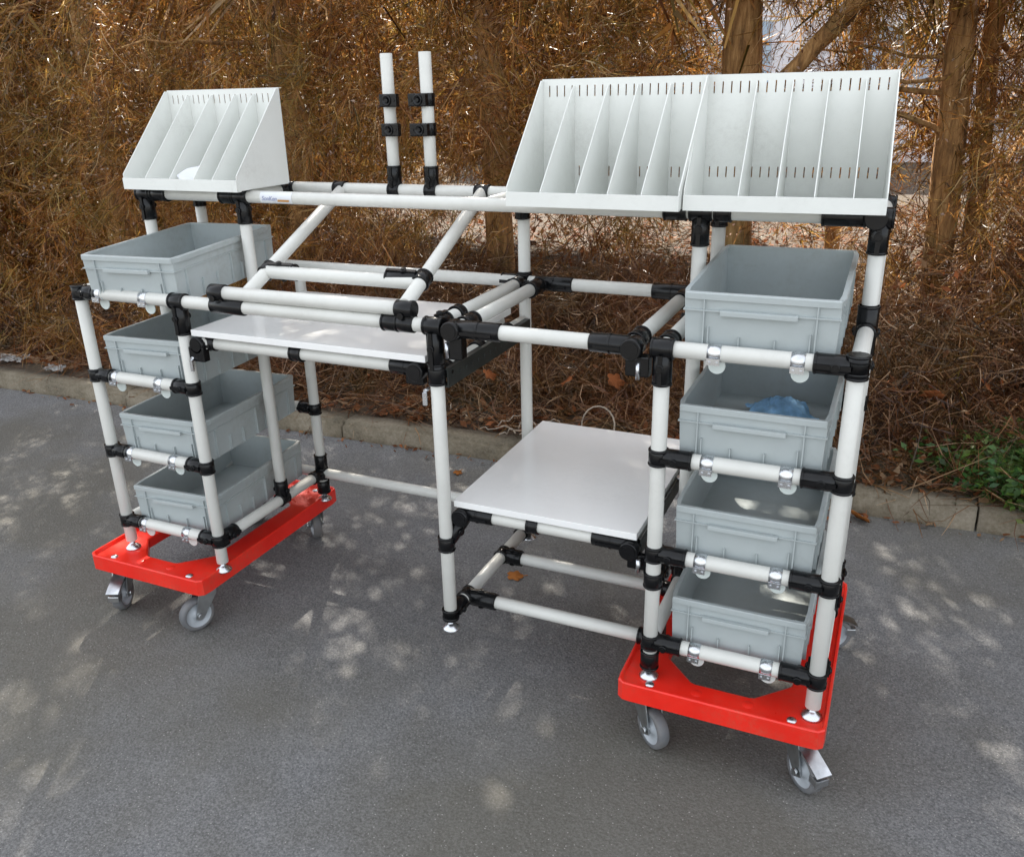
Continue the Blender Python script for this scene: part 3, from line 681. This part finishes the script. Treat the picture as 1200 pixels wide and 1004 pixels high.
# diagonals, their cross pipe and the parallel pipe above the front rail
D1a, D1b = Vector((.530, YB, 1.006)), Vector((.552, .005, .806)); D2a, D2b = Vector((.965, YB, 1.008)), Vector((1.003, .0, .822))
pipe(D1a, D1b, 'brace'); pipe(D2a, D2b, 'brace')
pipe((.55, .098, .848), (1.0, .082, .852)); pipe((.470, 0, .812), (1.003, 0, .812))
dd = (D1a-D1b).normalized(); joint(D1b.lerp(D1a, .215), dd, [(*Xp, .085)], tl=.034)
dd = (D2a-D2b).normalized(); joint(D2b.lerp(D2a, .19), dd, [(*Xn, .092)], tl=.034)
def twin(x, x2=None):
    m = MB(); a = x-.022; b = x+.022
    m.tube((a, 0, .812), (b, 0, .812), R+.0042, 24, chamfer=.002); m.tube((a, 0, ZT), (x2 or b, 0, ZT), R+.0042, 24, chamfer=.002)
    m.box((a+.002, -.014, ZT), (b-.002, .014, .812)); m.tube((x-.003, -.0195, .800), (x-.003, -.0225, .800), .0075, 16); fb(m, 'parallel_joint', M['joint'])
twin(.478, .555); twin(1.003); sleeve((.945, 0, ZT), (.985, 0, ZT))
# right-hand bridge frame between the table and the right cart
XA, XB = 1.131, 1.514
pipe((XA, 0, ZT), (XA, .455, ZT)); pipe((XB, 0, ZT), (XB, .455, ZT)); pipe((XA, -.003, ZT), (XB, -.003, ZT)); pipe((XA-.04, YB, ZT), (X2, YB, ZT))
def shell(p, q, disc_at=None):
    p = Vector(p); q = Vector(q); d = (q-p).normalized(); m = MB(); m.tube(p, q, R+.0038, 24, chamfer=.002)
    mid = p.lerp(q, .5); m.tube(mid-d*.002, mid+d*.002, R+.0052, 24)
    side = Vector((0, -1, 0)); L_ = (q-p).length
    c = mid+side*(R+.004)+Vector((0, 0, -.004)); vs = [c+d*(L_*.36*i)+side*(.0035*j)+Vector((0, 0, .0035*k_)) for i in (-1, 1) for j in (-1, 1) for k_ in (-1, 1)]
    m.add(vs, [(0,1,3,2),(4,6,7,5),(0,4,5,1),(2,3,7,6),(0,2,6,4),(1,5,7,3)])
    if disc_at is not None:
        c = Vector(disc_at); m.tube(c+Vector((0, -.024, 0)), c+Vector((0, .016, 0)), .0215, 24, chamfer=.002); m.tube(c+Vector((0, -.0255, 0)), c+Vector((0, -.023, 0)), .0155, 24)
    return fb(m, 'swivel_joint', M['joint'])
shell((XA, -.003, ZT), (1.233, -.003, ZT), (XA-.008, -.006, ZT-.002)); shell((1.430, -.003, ZT), (XB, -.003, ZT), (XB+.006, -.006, ZT-.002))
shell((XA-.02, YB, ZT), (1.215, YB, ZT)); shell((1.425, YB, ZT), (1.52, YB, ZT))
sleeve((XA, .02, ZT), (XA, .075, ZT)); sleeve((XB, .02, ZT), (XB, .075, ZT)); sleeve((XA, .39, ZT), (XA, .455, ZT)); sleeve((XB, .39, ZT), (XB, .455, ZT))
m = MB(); m.box((XA-.024, -.014, ZT-.068), (XA+.012, .014, ZT-.018), .003); fb(m, 'swivel_bracket', M['joint']); m = MB(); m.box((XB-.008, -.014, ZT-.06), (XB+.04, .014, ZT-.018), .003); fb(m, 'swivel_bracket', M['joint'])
for x in (XA-.022, X2-.045): m = MB(); m.tube((x, -.016, ZT-.064), (x, -.016, ZT-.03), .0042, 12); fb(m, 'pin', M['chrome'])
# desk: board, pipes below it
m = MB(); m.box((.372, -.004, .6945), (1.046, .462, .7105), .0012); fb(m, 'desk_board', M['board'])
pipe((.385, .020, .674), (1.03, .020, .674)); pipe((.385, .44, .674), (1.03, .44, .674)); pipe((X1, 0, .672), (X1, .49, .672)); pipe((.40, .0, .674), (.40, .46, .674))
shell((.385, .020, .674), (.430, .020, .674), (.388, .012, .672)); shell((.945, .020, .674), (1.02, .020, .674), (1.020, .012, .671)); sleeve((.664, .020, .674), (.696, .020, .674))
joint((X1, 0, .672), Zp, [(*Yp, .05)], tl=.05); sleeve((X1, .07, .672), (X1, .09, .672)); sleeve((X1, .19, .672), (X1, .22, .672)); sleeve((X1, .36, .672), (X1, .385, .672))
m = MB()
m.box((1.094, .005, .640), (1.098, .47, .684)); m.box((1.082, .005, .640), (1.0938, .47, .644)); m.box((1.082, .005, .680), (1.0938, .47, .684))
for i in range(14): m.tube((1.0975, .03+i*.032, .662), (1.0995, .03+i*.032, .662), .0055, 10)
fb(m, 'slotted_bar', M['bar'])
m = MB(); m.box((.362, -.012, .630), (.41, .010, .668), .003); fb(m, 'support_bracket', M['joint']); m = MB(); m.box((.985, .008, .635), (1.03, .03, .66), .003); fb(m, 'support_bracket', M['joint'])
for (x, z) in ((.372, .620), (1.047, .615)): m = MB(); m.box((x-.003, -.022, z-.014), (x+.006, -.017, z+.016)); m.tube((x, -.016, z+.018), (x, .01, z+.018), .004, 10); fb(m, 'pin', M['chrome'])
# low shelf
m = MB(); m.box((1.089, .014, .3395), (1.5345, .572, .3555), .0012); fb(m, 'low_shelf_board', M['board'])
pipe((1.105, .032, .3205), (1.52, .032, .3205)); pipe((1.115, .03, .318), (1.115, .52, .318)); pipe((1.512, .03, .318), (1.512, .52, .318)); pipe((1.105, .53, .3205), (1.52, .53, .3205))
shell((1.105, .032, .3205), (1.185, .032, .3205), (1.108, .024, .316)); shell((1.43, .032, .3205), (1.515, .032, .3205), (1.520, .024, .315)); sleeve((1.272, .032, .3205), (1.30, .032, .3205))
joint((X1, 0, .246), Zp, [(.35, .7, .75, .082)], tl=.038); joint((X1, .497, .246), Zp, [(.35, -.7, .75, .075)], tl=.038)
m = MB(); m.box((1.538, .03, .300), (1.542, .54, .334)); m.box((1.526, .03, .300), (1.5378, .54, .304)); fb(m, 'slotted_bar', M['bar'])
m = MB(); m.box((1.515, .012, .270), (1.562, .03, .305), .003); fb(m, 'support_bracket', M['joint'])
m = MB(); m.tube((1.545, -.004, .275), (1.545, -.004, .305), .005, 12); fb(m, 'pin', M['chrome'])
joint((X2, 0, .262), Zp, [(*Yp, .06)], tl=.036)
m = MB(); m.tube((1.548, .36, .26), (1.548, .36, .338), .003, 8); m.tube((1.548, .36, .338), (1.548, .36, .345), .012, 16); fb(m, 'pin', M['chrome'])
# base of the table
pipe((X1, 0, .047), (X1, .497, .047)); joint((X1, .0, .047), Zp, [(*Yp, .062)], tl=.03); joint((X1, .497, .047), Zp, [(*Yn, .062)], tl=.03)
for y in (.088, .310):
    pipe((X1, y, .047), (1.556, y, .047)); joint((X1, y, .047), Yp, [(*Xp, .085 if y < .2 else .06)], tl=.036); sleeve((1.527, y, .047), (1.552, y, .047))
    m = MB(); m.box((1.552, y-.014, .035), (1.590, y+.014, .10), .003); fb(m, 'parallel_joint', M['joint'])
# slide tracks under the boxes and their clips on the rails
def clip(x, z):
    m = MB(); m.tube((x-.0125, 0, z), (x+.0125, 0, z), R+.0011, 28, cap=True)
    m.box((x-.0125, -.0192, z-.019), (x+.0125, -.0172, z-.006)); 
    for s in (-.007, .007): m.tube((x+s, -.0215, z-.014), (x+s, -.019, z-.014), .0026, 10)
    c = fb(m, 'rail_clip', M['chrome'])
    m = MB(); m.tube((x+.004, .004, z-.026), (x+.004, .0075, z-.026), .0165, 28, chamfer=.0006); fb(m, 'disc', M['disc'], c)
for (cx, offs) in ((0, (.075, .235)), (X2, (.100, .252))):
    for z in (ZT, Z2, Z3, Z4):
        for dx in offs:
            clip(cx+dx, z)
            m = MB(); m.box((cx+dx-.006, .0175, z-.0135), (cx+dx+.006, YB-.0175, z-.0095)); fb(m, 'slide_track', M['chrome'])
# sticker on the long top rail
m = MB(); n = 8; vs = []
for i in range(n+1):
    th = math.radians(205+i*(100-30)/n*1.0)-PI/2
    for x in (.418, .520): vs.append((x, YM+math.cos(math.radians(118+i*14))*(R+.0006), ZO+math.sin(math.radians(118+i*14))*(R+.0006)))
m.add(vs, [(2*i, 2*i+1, 2*i+3, 2*i+2) for i in range(n)], True); st = fb(m, 'sticker', M['paper'])
m = MB(); m.box((.476, YM-R-.0016, ZO-.0085), (.512, YM-R-.0009, ZO-.0035)); fb(m, 'print', M['print'], st)
def text_part(s, size, loc, mat, parent, rot):
    cu = bpy.data.curves.new('lettering', 'FONT'); cu.body = s; cu.size = size; cu.shear = .3; cu.extrude = .0002
    o = bpy.data.objects.new('tmp', cu); COL.objects.link(o); dg = bpy.context.evaluated_depsgraph_get(); dg.update()
    me = bpy.data.meshes.new_from_object(o.evaluated_get(dg)); bpy.data.objects.remove(o); me.materials.clear(); me.materials.append(mat)
    q = bpy.data.objects.new('lettering', me); COL.objects.link(q); q.parent = parent; q.location = loc; q.rotation_euler = rot; return q
text_part('SonKen', .0155, (.424, YM-R-.0013, ZO-.006), M['ink'], st, (PI/2, 0, 0))

# ------------------------------------------------------------------ divider racks
def slotted(m, x0, x1, y0, y1, rows, plane, th, n, sw=.0028):
    """plate with rows of slots. plane 'xz' (plate normal y at yv) or 'xy'."""
    def bx(a0, b0, a1, b1):
        if plane[0] == 'xz': m.box((a0, plane[1], b0), (a1, plane[1]+th, b1))
        else: m.box((a0, b0, plane[1]), (a1, b1, plane[1]+th))
    cur = y0
    for (r0, r1) in rows:
        bx(x0, cur, x1, r0)
        xs = [x0+(x1-x0)*(i+1)/(n+1) for i in range(n)]; a = x0
        for s in xs: bx(a, r0, s-sw/2, r1); a = s+sw/2
        bx(a, r0, x1, r1); cur = r1
    bx(x0, cur, x1, y1)
def make_rack(w, lab, dividers, loc, rz, nsl=20):
    d = .216; h = .250; t = .0018
    r = empty('divider_rack', loc, rz, label=lab, cat='divider rack', group='white sheet-metal divider racks on the top rails')
    m = MB(); slotted(m, 0, w, .004, d-.004, [(.03, .05), (d-.06, d-.04)], ('xy', .002), t, nsl)
    m.build('tray', M['rack'], r)
    m = MB(); m.box((0, -.0005, 0), (w, .0032, .030), .0006); m.box((0, .0033, 0), (w, .016, .0015)); m.build('front_lip', M['rack'], r)
    m = MB(); slotted(m, 0, w, .0042, h, [(.045, .067), (h-.035, h-.012)], ('xz', d-t), t, nsl); m.box((0, d-t, h), (w, d+.010, h+.0018)); m.build('back_panel', M['rack'], r)
    def tri(x, th, y0, z0, zf, top, name):
        m = MB(); poly = [(y0, z0), (y0, zf), (d-.012, top), (d-t-.0003, top), (d-t-.0003, z0)]
        n = len(poly); vs = [(x, y, z) for y, z in poly]+[(x+th, y, z) for y, z in poly]
        m.add(vs, [tuple(range(n)), tuple(range(2*n-1, n-1, -1))]+[(i, n+i, n+(i+1) % n, (i+1) % n) for i in range(n)]); m.build(name, M['rack'], r)
    tri(.0002, .0022, .0036, .0042, .040, h-.001, 'side_panel'); tri(w-.0024, .0022, .0036, .0042, .040, h-.001, 'side_panel')
    for x in dividers: tri(w*x, .0016, .0045, .0042, .032, h-.014, 'divider')
    return r
ZR = ZO+R+.001
ra = make_rack(.398, 'left divider rack, above the left-hand boxes, with a white paper slip inside', (.20, .42, .63, .79), (-.014, .221, ZR), 0)
rb = make_rack(.375, 'middle divider rack, just right of the central back post', (.205, .42, .60, .79), (1.187, .137, ZR), 0)
rc = make_rack(.376, 'rightmost divider rack, highest above the right-hand boxes', (.28, .47, .655, .84), (1.565, .158, ZR), .06)
m = MB(); n = 12; vs = []
c00, c10, c01, c11 = Vector((.176, .2385, 1.0425)), Vector((.2305, .240, 1.0405)), Vector((.158, .250, 1.060)), Vector((.2335, .272, 1.088))
for j in range(n):
    for i in range(n):
        u, v_ = i/(n-1), j/(n-1); p_ = c00.lerp(c10, u).lerp(c01.lerp(c11, u), v_)+Vector((0, -.003*math.sin(u*PI*2+v_), .003*math.sin(u*7+v_*5))); vs.append(tuple(p_-Vector((.15, .23, 1.03))))
m.add(vs, [(j*n+i, j*n+i+1, (j+1)*n+i+1, (j+1)*n+i) for j in range(n-1) for i in range(n-1)], True)
pp = m.build('paper_slip', M['paper']); pp.location = (.15, .23, 1.03); pp.rotation_euler = (.0, .0, .0); tag(pp, label='folded white paper slip lying in the left divider rack', cat='paper')
text_part('Lieferung', .007, (.052, .006, .022), M['print'], pp, (.1, -.35, 0)) if False else None

# ------------------------------------------------------------------ containers
def make_box(w=.292, d=.44, h=.119):
    r = empty('storage_box', (0, 0, 0))
    t = .0032; tp = .004       # wall thickness, taper at the bottom
    hw = w/2-.005
    def loop(i, z, y_in): return [(-hw+i, y_in+i, z), (hw-i, y_in+i, z), (hw-i, d-.005-i, z), (-hw+i, d-.005-i, z)]
    m = MB(); yi = .005
    L = [loop(tp, 0, yi), loop(0, h-.004, yi), loop(t, h-.004, yi), loop(t+tp, .004, yi)]
    vs = [p for l in L for p in l]; fs = []
    for k_ in range(3):
        for i in range(4): fs.append((k_*4+i, k_*4+(i+1) % 4, (k_+1)*4+(i+1) % 4, (k_+1)*4+i))
    fs.append((3, 2, 1, 0)); fs.append((12, 13, 14, 15)); m.add(vs, fs); m.build('body', M['box'], r)
    # rim: rounded ring
    m = MB(); N = 72
    def rl(i, rad): return [(x, y+d/2) for x, y in rect_loop(w/2-i, d/2-i, rad, N)]
    prof = [(0, h-.013, .012), (0, h-.002, .012), (.0015, h, .011), (.0095, h, .006), (.0098, h-.006, .006), (.0035, h-.006, .008), (.0035, h-.013, .008)]
    loops = [[(x, y, z) for x, y in rl(i, rad)] for i, z, rad in prof]; K = len(loops)
    m.add([p for l in loops for p in l], [(k_*N+i, k_*N+(i+1) % N, ((k_+1) % K)*N+(i+1) % N, ((k_+1) % K)*N+i) for k_ in range(K) for i in range(N)])
    m.build('rim', M['box'], r)
    zr = h-.036
    # belt rib round the box
    m = MB(); m.box((-hw-.0015, .001, zr), (hw+.0015, .0058, zr+.0028)); m.box((-hw-.0015, d-.0058, zr), (hw+.0015, d-.001, zr+.0028))
    for s in (-1, 1): m.box((min(s*(hw+.0015), s*(hw-.001)), .0059, zr), (max(s*(hw+.0015), s*(hw-.001)), d-.0059, zr+.0028))
    m.build('belt_rib', M['box'], r)
    # front and back: vertical ribs and handle lip
    for (ya, yb) in ((.0004, .0075), (d-.0075, d-.0004)):
        for x in (-w/2+.043, w/2-.045):
            for (za, zb) in ((.004, zr-.0003), (zr+.003, h-.0133)):
                m = MB(); m.box((x-.0013, ya, za), (x+.0013, yb, zb)); m.build('rib', M['box'], r)
        for x in (-.036, .030):
            m = MB(); m.box((x-.0011, ya+.001, .004), (x+.0011, yb, .036)); m.build('rib', M['box'], r)
        for x in (-w/2+.052, w/2-.054):
            m = MB(); m.box((x-.0011, ya+.0008, .004), (x+.0011, yb, .052)); m.build('rib', M['box'], r)
        yo = -.007 if ya < .1 else d-.004
        m = MB(); m.box((-.072, yo, zr-.0055), (.068, yo+.011, zr+.0045), .0015); m.build('handle', M['box'], r)
    for s in (-1, 1):
        for y in (.045, .105, .165, d/2+.01, d-.165, d-.105, d-.045):
            a, b = sorted((s*(hw-.004), s*(w/2-.0012))); tall = y in (.045, d-.045) or abs(y-d/2-.01) < .001
            m = MB(); m.box((a, y-.0013, .004), (b, y+.0013, zr-.0003 if tall else .048)); m.build('rib', M['box'], r)
        for y in (.018, d-.018):
            a, b = sorted((s*(w/2-.0092), s*(w/2-.0025)));
            m = MB(); m.box((a, y-.006, h-.0002), (b, y+.006, h+.0006)); m.build('lid_catch', M['bar'], r) if False else None
    return r
proto = make_box()
BZ = -.008
spots = [
 (.198, -.006, ZT-.006, .045, .09, 'top box of the left-hand cart, standing open above the long front rail'),
 (.182, .019, Z2, .0, .085, 'second box from the top of the left-hand cart, half under the white desk'),
 (.181, .019, Z3, .0, .075, 'third box from the top of the left-hand cart'),
 (.179, .019, Z4, .0, .075, 'lowest box of the left-hand cart, just above its red dolly'),
 (1.752, .019, ZT, .038, .012, 'top box of the right-hand cart, largest looking of the grey boxes'),
 (1.752, .019, Z2, 0, .0, 'second box from the top of the right-hand cart, holding a blue cloth'),
 (1.756, .019, Z3, 0, .0, 'third box from the top of the right-hand cart, empty'),
 (1.758, .019, Z4, 0, .0, 'lowest box of the right-hand cart with bright flecks of light on its floor'),
]
for i, (x, y, z, tilt, rz, lab) in enumerate(spots):
    o = proto if i == 0 else copy_tree(proto)
    o.location = (x, y, z+BZ-.0); o.rotation_euler = (tilt, 0, rz)
    tag(o, lab, 'storage box', 'grey open storage boxes on the carts')
# blue cloth in the second right-hand box
bmc = bmesh.new(); bmesh.ops.create_grid(bmc, x_segments=26, y_segments=22, size=.5)
for q in bmc.verts:
    x, y = q.co.x, q.co.y; e = max(0, 1-(4*x*x+3.2*y*y)); 
    q.co = Vector((x*.13+.012*mn.noise(Vector((y*5, x*3, 4))), y*.12+.01*mn.noise(Vector((x*6, y, 8))), .028*e**.7+.016*abs(mn.noise(Vector((x*7, y*7, 1))))*e+.006*mn.noise(Vector((x*18, y*18, 2)))+.008))
m = MB(); m.bm(bmc, True); o = m.build('cleaning_cloth', M['cloth']); o.location = (1.775, .325, Z2+BZ+.008); o.rotation_euler = (0, 0, .4)
tag(o, label='crumpled blue cloth lying in the second right-hand box', cat='cloth')
